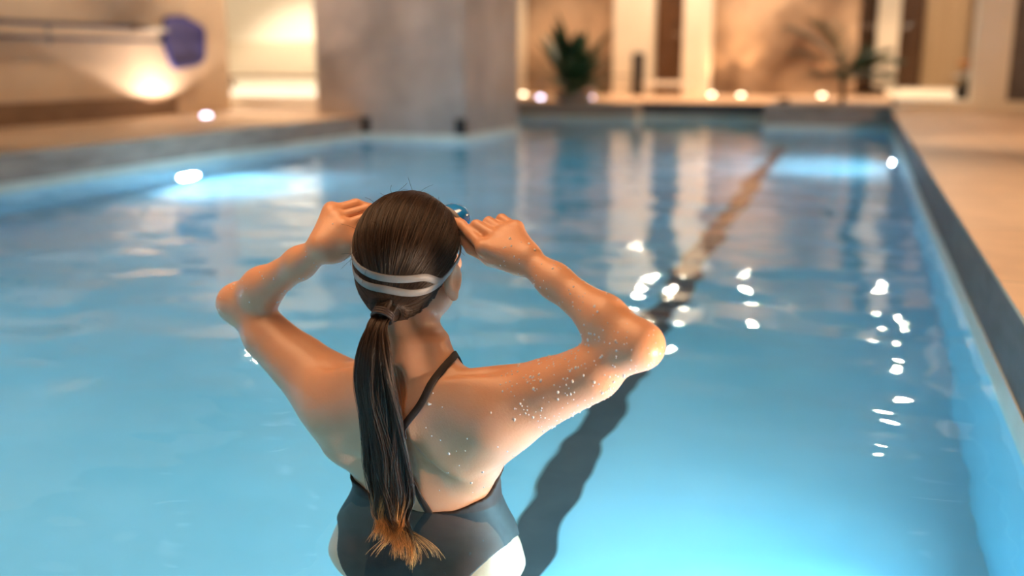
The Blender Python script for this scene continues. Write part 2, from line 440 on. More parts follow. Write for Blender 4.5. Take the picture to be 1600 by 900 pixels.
# ------------------------------------------------------------------ water
def make_water():
    m = bpy.data.materials.new('pool_water'); m.use_nodes = True
    nt = m.node_tree; nt.nodes.clear()
    g = nt.nodes.new('ShaderNodeBsdfGlass'); g.inputs['IOR'].default_value = 1.333; g.inputs['Roughness'].default_value = 0.0
    out = nt.nodes.new('ShaderNodeOutputMaterial')
    va = nt.nodes.new('ShaderNodeVolumeAbsorption'); va.inputs['Color'].default_value = (0.32, 0.88, 0.96, 1); va.inputs['Density'].default_value = 0.20
    tc = nt.nodes.new('ShaderNodeTexCoord'); mp = nt.nodes.new('ShaderNodeMapping')
    mp.inputs['Scale'].default_value = (1.0, 1.5, 1)
    n1 = nt.nodes.new('ShaderNodeTexNoise'); n1.inputs['Scale'].default_value = 3.6; n1.inputs['Detail'].default_value = 0.8; n1.inputs['Roughness'].default_value = 0.45
    n2 = nt.nodes.new('ShaderNodeTexNoise'); n2.inputs['Scale'].default_value = 1.6; n2.inputs['Detail'].default_value = 1.5
    ad = nt.nodes.new('ShaderNodeMath'); ad.operation = 'MULTIPLY_ADD'; ad.inputs[1].default_value = 2.2
    b = nt.nodes.new('ShaderNodeBump'); b.inputs['Strength'].default_value = 1.0; b.inputs['Distance'].default_value = 0.008
    nt.links.new(tc.outputs['Object'], mp.inputs['Vector'])
    nt.links.new(mp.outputs['Vector'], n1.inputs['Vector']); nt.links.new(mp.outputs['Vector'], n2.inputs['Vector'])
    nt.links.new(n2.outputs['Fac'], ad.inputs[0]); nt.links.new(n1.outputs['Fac'], ad.inputs[2])
    nt.links.new(ad.outputs[0], b.inputs['Height']); nt.links.new(b.outputs['Normal'], g.inputs['Normal'])
    nt.links.new(g.outputs[0], out.inputs['Surface']); nt.links.new(va.outputs[0], out.inputs['Volume'])
    nx, ny = 150, 420
    xs = np.linspace(PX0, PX1, nx); ys = np.linspace(PY0, PYF, ny)
    X, Y = np.meshgrid(xs, ys)
    Z = np.zeros_like(X); rr = np.random.RandomState(4)
    for lam, a in ((0.9, .0022), (0.7, .0016), (0.55, .0013), (0.42, .0010), (0.33, .0008), (0.27, .0006), (0.8, .0016), (0.5, .0010)):
        th = rr.uniform(0, 2 * pi); k = 2 * pi / lam
        Z += a * np.sin(k * (X * cos(th) + Y * sin(th)) + rr.uniform(0, 6.28) + 0.8 * np.sin(X * 1.3 + Y * 0.7 + th))
    edge = np.minimum(np.minimum(X - PX0, PX1 - X), 0.2) / 0.2
    Z *= 0.5 * edge
    co = np.stack([X, Y, Z], -1).reshape(-1, 3)
    idx = np.arange(nx * ny).reshape(ny, nx)
    q = np.stack([idx[:-1, :-1], idx[:-1, 1:], idx[1:, 1:], idx[1:, :-1]], -1).reshape(-1, 4)
    me = mesh_np('water', co, q)
    o = link('water', me, None, m, True)
    tag(o, 'rippling blue pool water reflecting warm lights', 'water', kind='stuff')
    return o

def mesh_np(name, co, quads):
    me = bpy.data.meshes.new(name)
    me.vertices.add(len(co)); me.vertices.foreach_set('co', np.asarray(co, np.float32).ravel())
    n = len(quads)
    me.loops.add(n * 4); me.loops.foreach_set('vertex_index', np.asarray(quads, np.int32).ravel())
    me.polygons.add(n); me.polygons.foreach_set('loop_start', np.arange(0, n * 4, 4, dtype=np.int32))
    me.polygons.foreach_set('loop_total', np.full(n, 4, np.int32))
    me.update(calc_edges=True); me.validate()
    return me
make_water()

# ------------------------------------------------------------------ background things
# leaf skimmer net hanging on the left wall and a second pole below it
net = thing('skimmer_net', 'blue pool skimmer net with long pole hung on the left plaster wall', 'pool net', (LWX, 6.0, 0.0))
wx = LWX + 0.07 - LWX
outl = [(8.72 - 6, 1.21), (9.02 - 6, 1.235), (9.36 - 6, 1.13), (9.32 - 6, 0.80), (9.18 - 6, 0.755), (8.80 - 6, 0.715), (8.70 - 6, 0.93)]
fr = bmesh.new()
n = len(outl)
loop = []
for i in range(n):                                   # rounded outline
    a = Vector(outl[i - 1]); b = Vector(outl[i]); c = Vector(outl[(i + 1) % n])
    p0 = b + (a - b).normalized() * 0.06; p1 = b + (c - b).normalized() * 0.06
    for t in (0, .33, .67, 1):
        loop.append(p0 * (1 - t) ** 2 + b * 2 * t * (1 - t) + p1 * t * t)
pts = [(wx, p.x, p.y) for p in loop] + [(wx, loop[0].x, loop[0].y), (wx, loop[1].x, loop[1].y)]
add_tube(fr, pts, 0.022, 10)
obj('frame', fr, M['net_frame'], net, True)
mm = noisy('blue_netting', (0.05, 0.047, 0.15), (0.08, 0.075, 0.19), scale=30, rough=0.7)
nb = bmesh.new()
cx = sum(p.x for p in loop) / len(loop); cy = sum(p.y for p in loop) / len(loop)
rings = []
for k, (f, d) in enumerate(((1.0, 0.0), (0.9, 0.02), (0.7, 0.045), (0.35, 0.052), (0.08, 0.054))):
    rings.append([nb.verts.new((wx - d, cx + (p.x - cx) * f, cy + (p.y - cy) * f)) for p in loop])
for a, b in zip(rings, rings[1:]):
    for i in range(len(loop)): nb.faces.new((a[i], a[(i + 1) % len(loop)], b[(i + 1) % len(loop)], b[i]))
nb.faces.new(rings[-1])
obj('net_bag', nb, mm, net, True)
obj('handle_socket', tube([(wx, 2.72, 1.09), (wx, 2.5, 1.10), (wx, 2.42, 1.103)], [0.03, 0.026, 0.024], 12), mat('grey_ferrule', (0.5, 0.47, 0.42), 0.4), net, True)
obj('pole', tube([(wx, 2.45, 1.103), (wx, -6.0, 1.09)], 0.022, 12), M['pole_blue'], net, True)
obj('clamp', tube([(wx, 2.27, 1.103), (wx, 2.21, 1.103)], 0.033, 12), M['bin'], net, True)
pole = thing('telescopic_pole', 'bare blue pool pole hung below the skimmer pole on the left wall', 'pole', (LWX, 6.0, 0.0))
obj('shaft', tube([(wx, 2.62, 0.985), (wx, -6.0, 0.975)], 0.019, 12), M['pole_blue'], pole, True)
obj('end_cap', tube([(wx, 2.67, 0.985), (wx, 2.61, 0.985)], 0.022, 12), M['black'], pole, True)
for y in (7.2, 3.5):
    h = thing('wall_hook', 'steel wall hook carrying the two blue pool poles', 'hook', (LWX, y, 1.0), group='pole hooks on the left wall')
    for z in (0.0, 0.115):
        obj('prong', tube([(0.0, 0, z - 0.05), (wx - 0.01, 0, z - 0.045), (wx + 0.03, 0, z - 0.035), (wx + 0.04, 0, z + 0.01)], 0.006), M['chrome'], h, True)
    obj('plate', box(0.0, 0.006, -0.02, 0.02, -0.08, 0.13, 0.002), M['chrome'], h)

# passage: white step, bench, amber glass panel
struct('trim_6', box(-11.4, -5.62, 10.05, 13.2, DZ, 0.40, 0.008), M['white'], 'white step in the side passage')
b = thing('bench', 'cream bench with dark wooden seat inside the bright passage', 'bench', (-7.9, 12.6, 0.40))
obj('seat', box(-1.05, 1.0, -0.25, 0.25, 0.15, 0.19, 0.008), M['base_wood'], b)
for x in (-0.9, 0.8): obj('leg', box(x, x + 0.1, -0.2, 0.2, 0.0, 0.15, 0.005), M['white'], b)
struct('window_1', box(-9.6, -6.9, 13.14, 13.2, 0.62, 1.08, 0.004), M['amber'], 'amber glass band in the passage wall')

# litter bin
t = thing('litter_bin', 'dark slim litter bin standing before the left cream pilaster', 'bin', (-3.52, 16.78, DZ))
obj('body', lathe([(0.085, 0.0), (0.10, 0.02), (0.105, 0.60), (0.095, 0.62)], 28), M['bin'], t, True)
obj('lid', lathe([(0.108, 0.60), (0.108, 0.66), (0.07, 0.70), (0.065, 0.665)], 28), M['black'], t, True)
# white low bench before the first dark door
t = thing('bench', 'low white bench standing in front of the left dark door', 'bench', (-3.0, 16.6, DZ))
obj('seat', box(-0.37, 0.37, -0.14, 0.14, 0.16, 0.235, 0.012), M['white'], t)
for x in (-0.33, 0.27): obj('leg', box(x, x + 0.06, -0.12, 0.12, 0, 0.16, 0.006), M['white'], t)

# flower vase with orange and white blooms beside the pale post
t = thing('flower_vase', 'dark vase with orange and white flowers beside the pale post', 'vase', (1.14, 12.72, 0.36))
obj('vase', lathe([(0.05, 0), (0.085, 0.03), (0.09, 0.10), (0.06, 0.16), (0.05, 0.18), (0.045, 0.17)], 24), M['bin'], t, True)
fo = mat('orange_petal', (0.75, 0.25, 0.05), 0.6); fw = mat('white_petal', (0.85, 0.82, 0.78), 0.6)
for k in range(9):
    a = R_.uniform(0, 6.28); r = R_.uniform(0.02, 0.10); z = R_.uniform(0.24, 0.42)
    p = Vector((cos(a) * r, sin(a) * r, z))
    bm = bmesh.new()
    for j in range(8):
        aa = j * pi / 4
        mt = Matrix.Translation(p) @ Matrix.Rotation(aa, 4, 'Z') @ Matrix.Translation((0.025, 0, 0)) @ Matrix.Rotation(0.5, 4, 'Y') @ Matrix.Diagonal((0.03, 0.017, 0.008, 1))
        bmesh.ops.create_icosphere(bm, subdivisions=2, radius=1, matrix=mt)
    f = obj('flower', bm, fo if z > 0.33 else fw, t, True)
    obj('stalk', tube([(0, 0, 0.12), (p.x * 0.6, p.y * 0.6, z * 0.7), tuple(p)], 0.004, 6), M['leaf'], f)

def blade(bm, base, az, length, lean, width, droop=1.0, fold=0.15):
    """one pointed leaf with a folded midrib"""
    base = Vector(base); d = Vector((cos(az), sin(az), 0)); s = Vector((-sin(az), cos(az), 0))
    prev = None; p = base.copy(); el = lean; seg = 7
    for i in range(seg + 1):
        t = i / seg
        w = width * (sin(pi * min(1, t * 0.86 + 0.14)) ** 0.8) + 0.001
        up = Vector((0, 0, 1)) * cos(el) - d * sin(el)
        row = [bm.verts.new(p - s * w + up * fold * w), bm.verts.new(p), bm.verts.new(p + s * w + up * fold * w)]
        if prev:
            bm.faces.new((prev[0], prev[1], row[1], row[0])); bm.faces.new((prev[1], prev[2], row[2], row[1]))
        prev = row
        dirv = d * cos(el) + Vector((0, 0, 1)) * sin(el)
        p = p + dirv * (length / seg); el -= droop / seg

# broad-leaved plant in the far left bed
t = thing('potted_plant', 'dark green broad-leaved plant in low bowl at the far left pool edge', 'plant', (-3.80, 13.75, DZ))
t.scale = (1.3, 1.3, 1.3)
obj('pot', lathe([(0.12, 0), (0.19, 0.02), (0.22, 0.10), (0.20, 0.11), (0.19, 0.085)], 28), M['slate'], t, True)
obj('soil', lathe([(0.0005, 0.075), (0.195, 0.08), (0.195, 0.09), (0.0005, 0.094)], 20), M['soil'], t, True)
for k in range(40):
    bm = bmesh.new(); a = R_.uniform(0, 6.28); big = k < 14
    lean = R_.uniform(0.9, 1.5) if big else R_.uniform(0.2, 1.1)
    blade(bm, (cos(a) * 0.03, sin(a) * 0.03, 0.09), a, R_.uniform(0.6, 0.95) if big else R_.uniform(0.45, 0.72), lean, R_.uniform(0.06, 0.10), droop=R_.uniform(0.2, 0.7) if big else R_.uniform(0.5, 1.3))
    o = obj('leaf', bm, M['leaf'], t, True)
    sd = o.modifiers.new('thick', 'SOLIDIFY'); sd.thickness = 0.003

# thin palm in the far right bed
t = thing('palm', 'thin palm with feathery fronds in the far right corner bed', 'plant', (-0.18, 12.75, DZ + 0.055))
obj('trunk', tube([(0, 0, 0), (0.01, 0, 0.10), (-0.005, 0.01, 0.20), (0.0, 0.0, 0.27)], [0.035, 0.03, 0.028, 0.03], 12), M['trunk'], t, True)
for k in range(15):
    az = [3.0, 2.7, 3.4, 2.3, 0.2, -0.15, 0.5, 0.0, 1.5, -1.4, -0.8, 0.9, 3.9, 4.3, -0.35][k]
    ln = [0.95, 0.85, 0.72, 0.8, 0.55, 0.6, 0.62, 0.66, 0.5, 0.5, 0.5, 0.55, 0.5, 0.45, 0.5][k]
    el = [1.15, 1.4, 0.9, 1.5, 0.5, 0.25, 1.0, 0.75, 1.2, 0.9, 0.6, 1.3, 0.5, 0.6, 0.9][k]
    bm = bmesh.new(); p = Vector((0, 0, 0.26)); e = el; seg = 12; rach = []
    d = Vector((cos(az), sin(az), 0)); s = Vector((-sin(az), cos(az), 0))
    for i in range(seg + 1):
        rach.append(p.copy()); p = p + (d * cos(e) + Vector((0, 0, 1)) * sin(e)) * (ln / seg); e -= 0.08
    add_tube(bm, rach, [0.007 - 0.0045 * i / seg for i in range(seg + 1)], 6)
    for i in range(3, seg + 1):
        for sg in (-1, 1):
            q = rach[i]; l2 = 0.26 * sin(pi * (i - 1) / (seg + 2)) + 0.03
            tip = q + s * sg * l2 * 0.8 + d * l2 * 0.55 * cos(el) + Vector((0, 0, l2 * 0.45 * sin(el)))
            w = (tip - q).cross(Vector((0.3, 0.2, 1))).normalized() * 0.024
            v = [bm.verts.new(q - w * 0.4), bm.verts.new(q.lerp(tip, 0.4) - w), bm.verts.new(tip), bm.verts.new(q.lerp(tip, 0.4) + w)]
            bm.faces.new(v)
    obj('frond', bm, M['leaf2'] if k < 4 else M['leaf'], t, True)
# river stone at the edge of the palm bed
bm = bmesh.new(); bmesh.ops.create_icosphere(bm, subdivisions=3, radius=1, matrix=Matrix.Diagonal((0.07, 0.05, 0.035, 1)))
for v in bm.verts: v.co *= 1 + 0.12 * sin(v.co.x * 40) * cos(v.co.y * 31)
o = obj('river_stone', bm, M['bin'], None, True); o.location = (-0.85, 12.6, DZ + 0.086)
tag(o, 'dark rounded stone lying on the low slate bed left of the palm', 'stone')

# ================================================================== the swimmer
C0 = Vector((-0.686, 1.563, 0.0))      # waist centre at the water

class Field:
    def __init__(self, lo, hi, h):
        self.lo = np.array(lo, float); self.h = h
        self.n = np.ceil((np.array(hi) - self.lo) / h).astype(int) + 1
        self.g = np.full(self.n, 0.12, np.float32)
        self.ax = [self.lo[i] + h * np.arange(self.n[i]) for i in range(3)]
    def sub(self, lo, hi):
        a = np.clip(np.floor((np.array(lo) - self.lo) / self.h).astype(int), 0, self.n)
        b = np.clip(np.ceil((np.array(hi) - self.lo) / self.h).astype(int) + 1, 0, self.n)
        sl = tuple(slice(a[i], b[i]) for i in range(3))
        X = self.ax[0][sl[0]][:, None, None]; Y = self.ax[1][sl[1]][None, :, None]; Z = self.ax[2][sl[2]][None, None, :]
        return sl, X.astype(np.float32), Y.astype(np.float32), Z.astype(np.float32)
    def union(self, f, lo, hi, k, pad=0.07):
        sl, X, Y, Z = self.sub(np.array(lo) - pad, np.array(hi) + pad)
        d = f(X, Y, Z); a = self.g[sl]
        if k > 0:
            hh = np.maximum(k - np.abs(a - d), 0) / k
            self.g[sl] = np.minimum(a, d) - hh * hh * k * 0.25
        else:
            self.g[sl] = np.minimum(a, d)
    def carve(self, f, lo, hi, k, pad=0.03):
        sl, X, Y, Z = self.sub(np.array(lo) - pad, np.array(hi) + pad)
        d = -f(X, Y, Z); a = self.g[sl]
        hh = np.maximum(k - np.abs(a - d), 0) / k
        self.g[sl] = np.maximum(a, d) + hh * hh * k * 0.25
    # primitives
    def cone(self, a, b, ra, rb, k=0.02):
        a = np.array(a, float); b = np.array(b, float); r = max(ra, rb)
        lo = np.minimum(a, b) - r; hi = np.maximum(a, b) + r
        ab = b - a; L2 = float(ab @ ab)
        def f(X, Y, Z):
            px, py, pz = X - a[0], Y - a[1], Z - a[2]
            t = np.clip((px * ab[0] + py * ab[1] + pz * ab[2]) / L2, 0, 1)
            return np.sqrt((px - t * ab[0]) ** 2 + (py - t * ab[1]) ** 2 + (pz - t * ab[2]) ** 2) - (ra + (rb - ra) * t)
        self.union(f, lo, hi, k)
    def ell_f(self, c, r, rot=None):
        c = np.array(c, float); r = np.array(r, float)
        Mx = np.array(rot.to_3x3().inverted()) if rot is not None else np.eye(3)
        def f(X, Y, Z):
            px, py, pz = X - c[0], Y - c[1], Z - c[2]
            q = [Mx[i, 0] * px + Mx[i, 1] * py + Mx[i, 2] * pz for i in range(3)]
            k0 = np.sqrt(sum((q[i] / r[i]) ** 2 for i in range(3)))
            k1 = np.sqrt(sum((q[i] / r[i] ** 2) ** 2 for i in range(3))) + 1e-6
            return k0 * (k0 - 1) / k1
        R = float(r.max())
        return f, c - R, c + R
    def ell(self, c, r, k=0.02, rot=None):
        f, lo, hi = self.ell_f(c, r, rot); self.union(f, lo, hi, k)
    def dent(self, c, r, k=0.02, rot=None):
        f, lo, hi = self.ell_f(c, r, rot); self.carve(f, lo, hi, k)
    def sample(self, p):
        q = (np.asarray(p, float) - self.lo) / self.h
        i = np.clip(np.floor(q).astype(int), 0, self.n - 2); f = q - i
        i = i.T; f = f.T; g = self.g; v = 0
        for a in (0, 1):
            for b in (0, 1):
                for c in (0, 1):
                    w = (f[0] if a else 1 - f[0]) * (f[1] if b else 1 - f[1]) * (f[2] if c else 1 - f[2])
                    v = v + w * g[i[0] + a, i[1] + b, i[2] + c]
        return v
    def grad(self, p, e=0.003):
        p = np.asarray(p, float); G = np.zeros_like(p)
        for i in range(3):
            d = np.zeros(3); d[i] = e
            G[:, i] = (self.sample(p + d) - self.sample(p - d))
        return G / (np.linalg.norm(G, axis=1, keepdims=True) + 1e-9)
    def project(self, p, off=0.0, it=6):
        p = np.array(p, float)
        for _ in range(it):
            p = p - self.grad(p) * (self.sample(p) - off)[:, None] * 0.9
        return p

def surface_nets(g, lo, h):
    s = g < 0
    c = s[:-1, :-1, :-1].astype(np.uint8)
    c = c.copy()
    for a in (0, 1):
        for b in (0, 1):
            for d in (0, 1):
                if a + b + d:
                    c += s[a:s.shape[0] - 1 + a, b:s.shape[1] - 1 + b, d:s.shape[2] - 1 + d]
    act = (c > 0) & (c < 8)
    ijk = np.argwhere(act)
    idx = np.full(act.shape, -1, np.int32); idx[act] = np.arange(len(ijk))
    acc = np.zeros((len(ijk), 3)); cnt = np.zeros(len(ijk))
    corners = [(a, b, d) for a in (0, 1) for b in (0, 1) for d in (0, 1)]
    val = {q: g[ijk[:, 0] + q[0], ijk[:, 1] + q[1], ijk[:, 2] + q[2]] for q in corners}
    for q in corners:
        for ax in range(3):
            if q[ax] == 0:
                r = list(q); r[ax] = 1; r = tuple(r)
                va, vb = val[q], val[r]
                m = (va < 0) != (vb < 0)
                t = np.where(m, va / np.where(m, va - vb, 1), 0)
                p = np.tile(np.array(q, float), (len(ijk), 1)); p[:, ax] += t
                acc[m] += p[m]; cnt[m] += 1
    co = np.array(lo) + h * (ijk + acc / cnt[:, None])
    quads = []
    for ax in range(3):
        b1, b2 = (ax + 1) % 3, (ax + 2) % 3
        sl0 = [slice(None)] * 3; sl1 = [slice(None)] * 3
        sl0[ax] = slice(0, -1); sl1[ax] = slice(1, None)
        e = s[tuple(sl0)] != s[tuple(sl1)]
        p = np.argwhere(e)
        ok = (p[:, b1] > 0) & (p[:, b2] > 0) & (p[:, b1] < g.shape[b1] - 1) & (p[:, b2] < g.shape[b2] - 1)
        p = p[ok]
        ins = s[p[:, 0], p[:, 1], p[:, 2]]
        def at(d1, d2):
            q = p.copy(); q[:, b1] -= d1; q[:, b2] -= d2
            return idx[q[:, 0], q[:, 1], q[:, 2]]
        f = np.stack([at(1, 1), at(0, 1), at(0, 0), at(1, 0)], 1)
        f[~ins] = f[~ins][:, ::-1]
        quads.append(f)
    return co, np.concatenate(quads)

def relax(co, quads, n=2, lam=0.5):
    e = np.concatenate([quads[:, [0, 1]], quads[:, [1, 2]], quads[:, [2, 3]], quads[:, [3, 0]]])
    for i in range(n):
        for l in (lam, -lam * 1.04):
            s = np.zeros_like(co); c = np.zeros(len(co))
            np.add.at(s, e[:, 0], co[e[:, 1]]); np.add.at(c, e[:, 0], 1)
            co = co + l * (s / c[:, None] - co)
    return co

def smoothstep(a, b, x):
    t = np.clip((x - a) / (b - a), 0, 1); return t * t * (3 - 2 * t)

HB = 0.003
F = Field((-0.50, -0.30, -0.97), (0.47, 0.32, 0.60), HB)

# torso: stacked sections (z, cy, half width, half depth, squareness)
TS = np.array([
    (-0.36, -0.010, 0.120, 0.085), (-0.28, -0.012, 0.158, 0.108), (-0.20, -0.012, 0.170, 0.116), (-0.12, -0.004, 0.158, 0.104),
    (-0.05, 0.000, 0.140, 0.092), (0.00, 0.000, 0.130, 0.086), (0.05, -0.002, 0.128, 0.086), (0.10, -0.006, 0.137, 0.092), (0.15, -0.012, 0.148, 0.100),
    (0.17, -0.020, 0.150, 0.102), (0.19, -0.030, 0.138, 0.093), (0.21, -0.044, 0.108, 0.076), (0.235, -0.054, 0.070, 0.055), (0.31, -0.060, 0.042, 0.042)])
zq = np.linspace(-0.36, 0.31, 200)
def spl(col):
    v = np.interp(zq, TS[:, 0], TS[:, col]); k = np.hanning(19); k /= k.sum()
    return np.convolve(np.pad(v, 9, mode='edge'), k, 'valid')
tcy, ta, tb = spl(1), spl(2), spl(3)
def torso(X, Y, Z):
    z = np.clip(Z, -0.36, 0.31)
    cy = np.interp(z, zq, tcy).astype(np.float32); a = np.interp(z, zq, ta).astype(np.float32); b = np.interp(z, zq, tb).astype(np.float32)
    cx = (-0.017 * (1 - smoothstep(0.20, 0.29, z)) - 0.0).astype(np.float32)
    a = a + 0.006
    q = ((np.abs(X - cx) / a) ** 2.3 + (np.abs(Y - cy) / b) ** 2.3) ** (1 / 2.3)
    d = (q - 1) * np.minimum(a, b) * 0.95
    dz = np.maximum(np.abs(Z + 0.025) - 0.335, 0)
    return np.where(dz > 0, np.sqrt(np.maximum(d, 0) ** 2 + dz ** 2), d).astype(np.float32)
F.union(torso, (-0.2, -0.15, -0.37), (0.2, 0.15, 0.33), 0)

J = {
 'R_sh': (0.148, -0.064, 0.196), 'R_el': (0.392, -0.104, 0.344), 'R_wr': (0.190, -0.032, 0.450),
 'L_sh': (-0.162, -0.052, 0.180), 'L_el': (-0.392, -0.010, 0.327), 'L_wr': (-0.180, -0.059, 0.454),
 'R_i0': (0.110, -0.028, 0.467), 'R_i1': (0.076, -0.003, 0.485), 'R_i2': (0.055, 0.011, 0.497), 'R_i3': (0.039, 0.022, 0.505),
 'R_m0': (0.129, -0.008, 0.479), 'R_m1': (0.083, 0.008, 0.498), 'R_m2': (0.070, 0.021, 0.480), 'R_m3': (0.078, 0.025, 0.466),
 'R_r0': (0.136, 0.007, 0.488), 'R_r1': (0.099, 0.025, 0.502), 'R_r2': (0.086, 0.038, 0.485), 'R_r3': (0.091, 0.042, 0.471),
 'R_p0': (0.151, 0.020, 0.495), 'R_p1': (0.118, 0.038, 0.507), 'R_p2': (0.106, 0.049, 0.493), 'R_p3': (0.108, 0.052, 0.480),
 'R_t0': (0.164, -0.021, 0.444), 'R_t1': (0.115, -0.005, 0.444), 'R_t2': (0.074, 0.006, 0.458), 'R_t3': (0.045, 0.021, 0.483),
 'L_p0': (-0.150, -0.040, 0.492), 'L_p1': (-0.117, -0.004, 0.505), 'L_p2': (-0.113, 0.016, 0.493), 'L_p3': (-0.120, 0.017, 0.481),
 'L_r0': (-0.169, -0.028, 0.503), 'L_r1': (-0.129, 0.016, 0.515), 'L_r2': (-0.119, 0.038, 0.504), 'L_r3': (-0.121, 0.040, 0.489),
 'L_m0': (-0.184, -0.015, 0.511), 'L_m1': (-0.158, 0.029, 0.520), 'L_m2': (-0.138, 0.055, 0.510), 'L_m3': (-0.128, 0.061, 0.495),
 'L_i0': (-0.192, 0.000, 0.513), 'L_i1': (-0.16, 0.03, 0.517), 'L_i2': (-0.128, 0.038, 0.51), 'L_i3': (-0.102, 0.04, 0.5),
 'L_t0': (-0.164, -0.040, 0.444), 'L_t1': (-0.152, 0.000, 0.458), 'L_t2': (-0.13, 0.022, 0.474), 'L_t3': (-0.104, 0.034, 0.486)}
V = {k: Vector(v) for k, v in J.items()}
def mid(a, b, t): return V[a].lerp(V[b], t) if isinstance(a, str) else a.lerp(b, t)

for s, sg in (('R', 1), ('L', -1)):
    sh, el, wr = V[s + '_sh'], V[s + '_el'], V[s + '_wr']
    # girdle: trapezius, deltoid, lat, shoulder blade
    F.cone((-0.006 + sg * 0.03, -0.068, 0.216), sh + Vector((-sg * 0.02, 0.0, 0.004)), 0.040, 0.045, 0.04)
    F.cone(sh, sh.lerp(el, 0.35), 0.050, 0.043, 0.05)
    F.ell(sh + (el - sh) * 0.10 + Vector((0, -0.004, 0.006)), (0.058, 0.046, 0.046), 0.04)
    F.cone(sh + Vector((0, -0.012, -0.02)), (-0.027 + sg * 0.128, -0.052, 0.10), 0.050, 0.038, 0.06)
    F.cone(sh + Vector((0, 0.03, -0.02)), (sg * 0.09, 0.05, 0.17), 0.038, 0.04, 0.05)
    F.ell((sg * 0.082, -0.100, 0.190), (0.045, 0.015, 0.062), 0.06, Matrix.Rotation(sg * 0.45, 4, 'Y') @ Matrix.Rotation(sg * 0.25, 4, 'Z'))
    # upper arm and forearm
    F.cone(sh, el, 0.049, 0.033, 0.03)
    down = Vector((0, -0.3, -1)).normalized()
    F.cone(sh.lerp(el, 0.12) + down * 0.016, sh.lerp(el, 0.72) + down * 0.020, 0.042, 0.036, 0.03)
    F.ell(el + (el - sh).normalized() * 0.006 + (el - wr).normalized() * 0.006, (0.0245, 0.0245, 0.0245), 0.015)
    F.cone(el, el.lerp(wr, 0.3), 0.029, 0.0345, 0.035)
    F.cone(el.lerp(wr, 0.3), el.lerp(wr, 0.75), 0.0345, 0.026, 0.025)
    F.cone(el.lerp(wr, 0.75), wr, 0.027, 0.0225, 0.02)
    # palm
    kn = [V['%s_%s0' % (s, f)] for f in 'imrp']
    for q, k in enumerate(kn):
        F.cone(wr.lerp(k, 0.12), k, 0.019, 0.0125, 0.016)
    for a, b in zip(kn, kn[1:]):
        F.cone(wr.lerp(a.lerp(b, .5), 0.3), a.lerp(b, 0.5), 0.018, 0.0095, 0.012)
    # fingers
    for f, rr in (('i', 0.0098), ('m', 0.0100), ('r', 0.0096), ('p', 0.0086)):
        p = [V['%s_%s%d' % (s, f, i)] for i in range(4)]
        F.cone(p[0], p[1], rr * 1.12, rr, 0.007)
        F.cone(p[1], p[2], rr, rr * 0.9, 0.004)
        F.cone(p[2], p[3], rr * 0.9, rr * 0.78, 0.004)
        F.ell(p[0], (rr * 1.28,) * 3, 0.008)
    p = [V['%s_t%d' % (s, i)] for i in range(4)]
    F.cone(p[0], p[1], 0.018, 0.0125, 0.014)
    F.cone(p[1], p[2], 0.0122, 0.0108, 0.006)
    F.cone(p[2], p[3], 0.0108, 0.009, 0.004)
    F.cone(wr.lerp(p[0], 0.5), p[1].lerp(kn[0], 0.4), 0.019, 0.014, 0.014)
F.ell((-0.143, -0.037, 0.465), (0.030, 0.024, 0.026), 0.02)

# head (tilted back a little), neck, face, ears
HC = Vector((-0.022, -0.030, 0.447))
HR = Matrix.Rotation(radians(-3), 4, 'Z') @ Matrix.Rotation(radians(6), 4, 'X')
def hp(x, y, z): return HC + (HR @ Vector((x, y, z)))
NK = Vector((-0.008, -0.068, 0.235))
F.cone(NK + Vector((0, 0, -0.03)), hp(-0.008, -0.035, -0.045), 0.051, 0.044, 0.045)
for sg in (-1, 1):
    F.cone((-0.008 + sg * 0.010, -0.075, 0.275), (-0.006 + sg * 0.085, -0.068, 0.200), 0.028, 0.034, 0.04)
F.cone(NK + Vector((-0.004, 0.025, -0.02)), hp(-0.006, 0.005, -0.065), 0.040, 0.036, 0.03)
F.ell(hp(0, -0.012, 0.022), (0.073, 0.092, 0.082), 0.02, HR)
F.ell(hp(0, 0.035, -0.04), (0.058, 0.055, 0.075), 0.03, HR)
F.cone(hp(0.045, 0.0, -0.072), hp(0.012, 0.070, -0.104), 0.020, 0.019, 0.03)
F.cone(hp(-0.045, 0.0, -0.072), hp(-0.012, 0.070, -0.104), 0.020, 0.019, 0.03)
F.ell(hp(0, 0.074, -0.102), (0.020, 0.016, 0.017), 0.02, HR)
F.cone(hp(0, 0.084, 0.008), hp(0, 0.106, -0.032), 0.007, 0.011, 0.012)
for sg in (-1, 1):
    F.ell(hp(sg * 0.011, 0.097, -0.036), (0.008, 0.009, 0.007), 0.006, HR)
    F.dent(hp(sg * 0.031, 0.094, 0.002), (0.018, 0.012, 0.012), 0.014, HR)
    F.ell(hp(sg * 0.031, 0.077, 0.001), (0.0125, 0.0115, 0.0115), 0.004, HR)
    F.ell(hp(sg * 0.043, 0.062, -0.03), (0.018, 0.02, 0.016), 0.02, HR)
    er = HR @ Matrix.Rotation(sg * radians(-24), 4, 'Z') @ Matrix.Rotation(radians(-10), 4, 'X')
    ec = hp(sg * 0.078, -0.006, -0.038)
    F.ell(ec, (0.0085, 0.019, 0.031), 0.006, er)
    F.dent(ec + er @ Vector((sg * 0.009, 0.002, 0.004)), (0.0065, 0.011, 0.019), 0.004, er)
    F.ell(ec + er @ Vector((0, 0.006, -0.028)), (0.006, 0.008, 0.009), 0.005, er)
    F.ell(hp(sg * 0.010, 0.089, -0.060), (0.016, 0.009, 0.0055), 0.004, HR)
    F.ell(hp(sg * 0.008, 0.088, -0.071), (0.014, 0.009, 0.006), 0.004, HR)

# spine furrow and waist dimples
for z in np.linspace(0.0, 0.24, 9):
    yb = np.interp(z, zq, tcy) - np.interp(z, zq, tb)
    F.dent((-0.015, yb - 0.010, z), (0.012, 0.012, 0.03), 0.02)
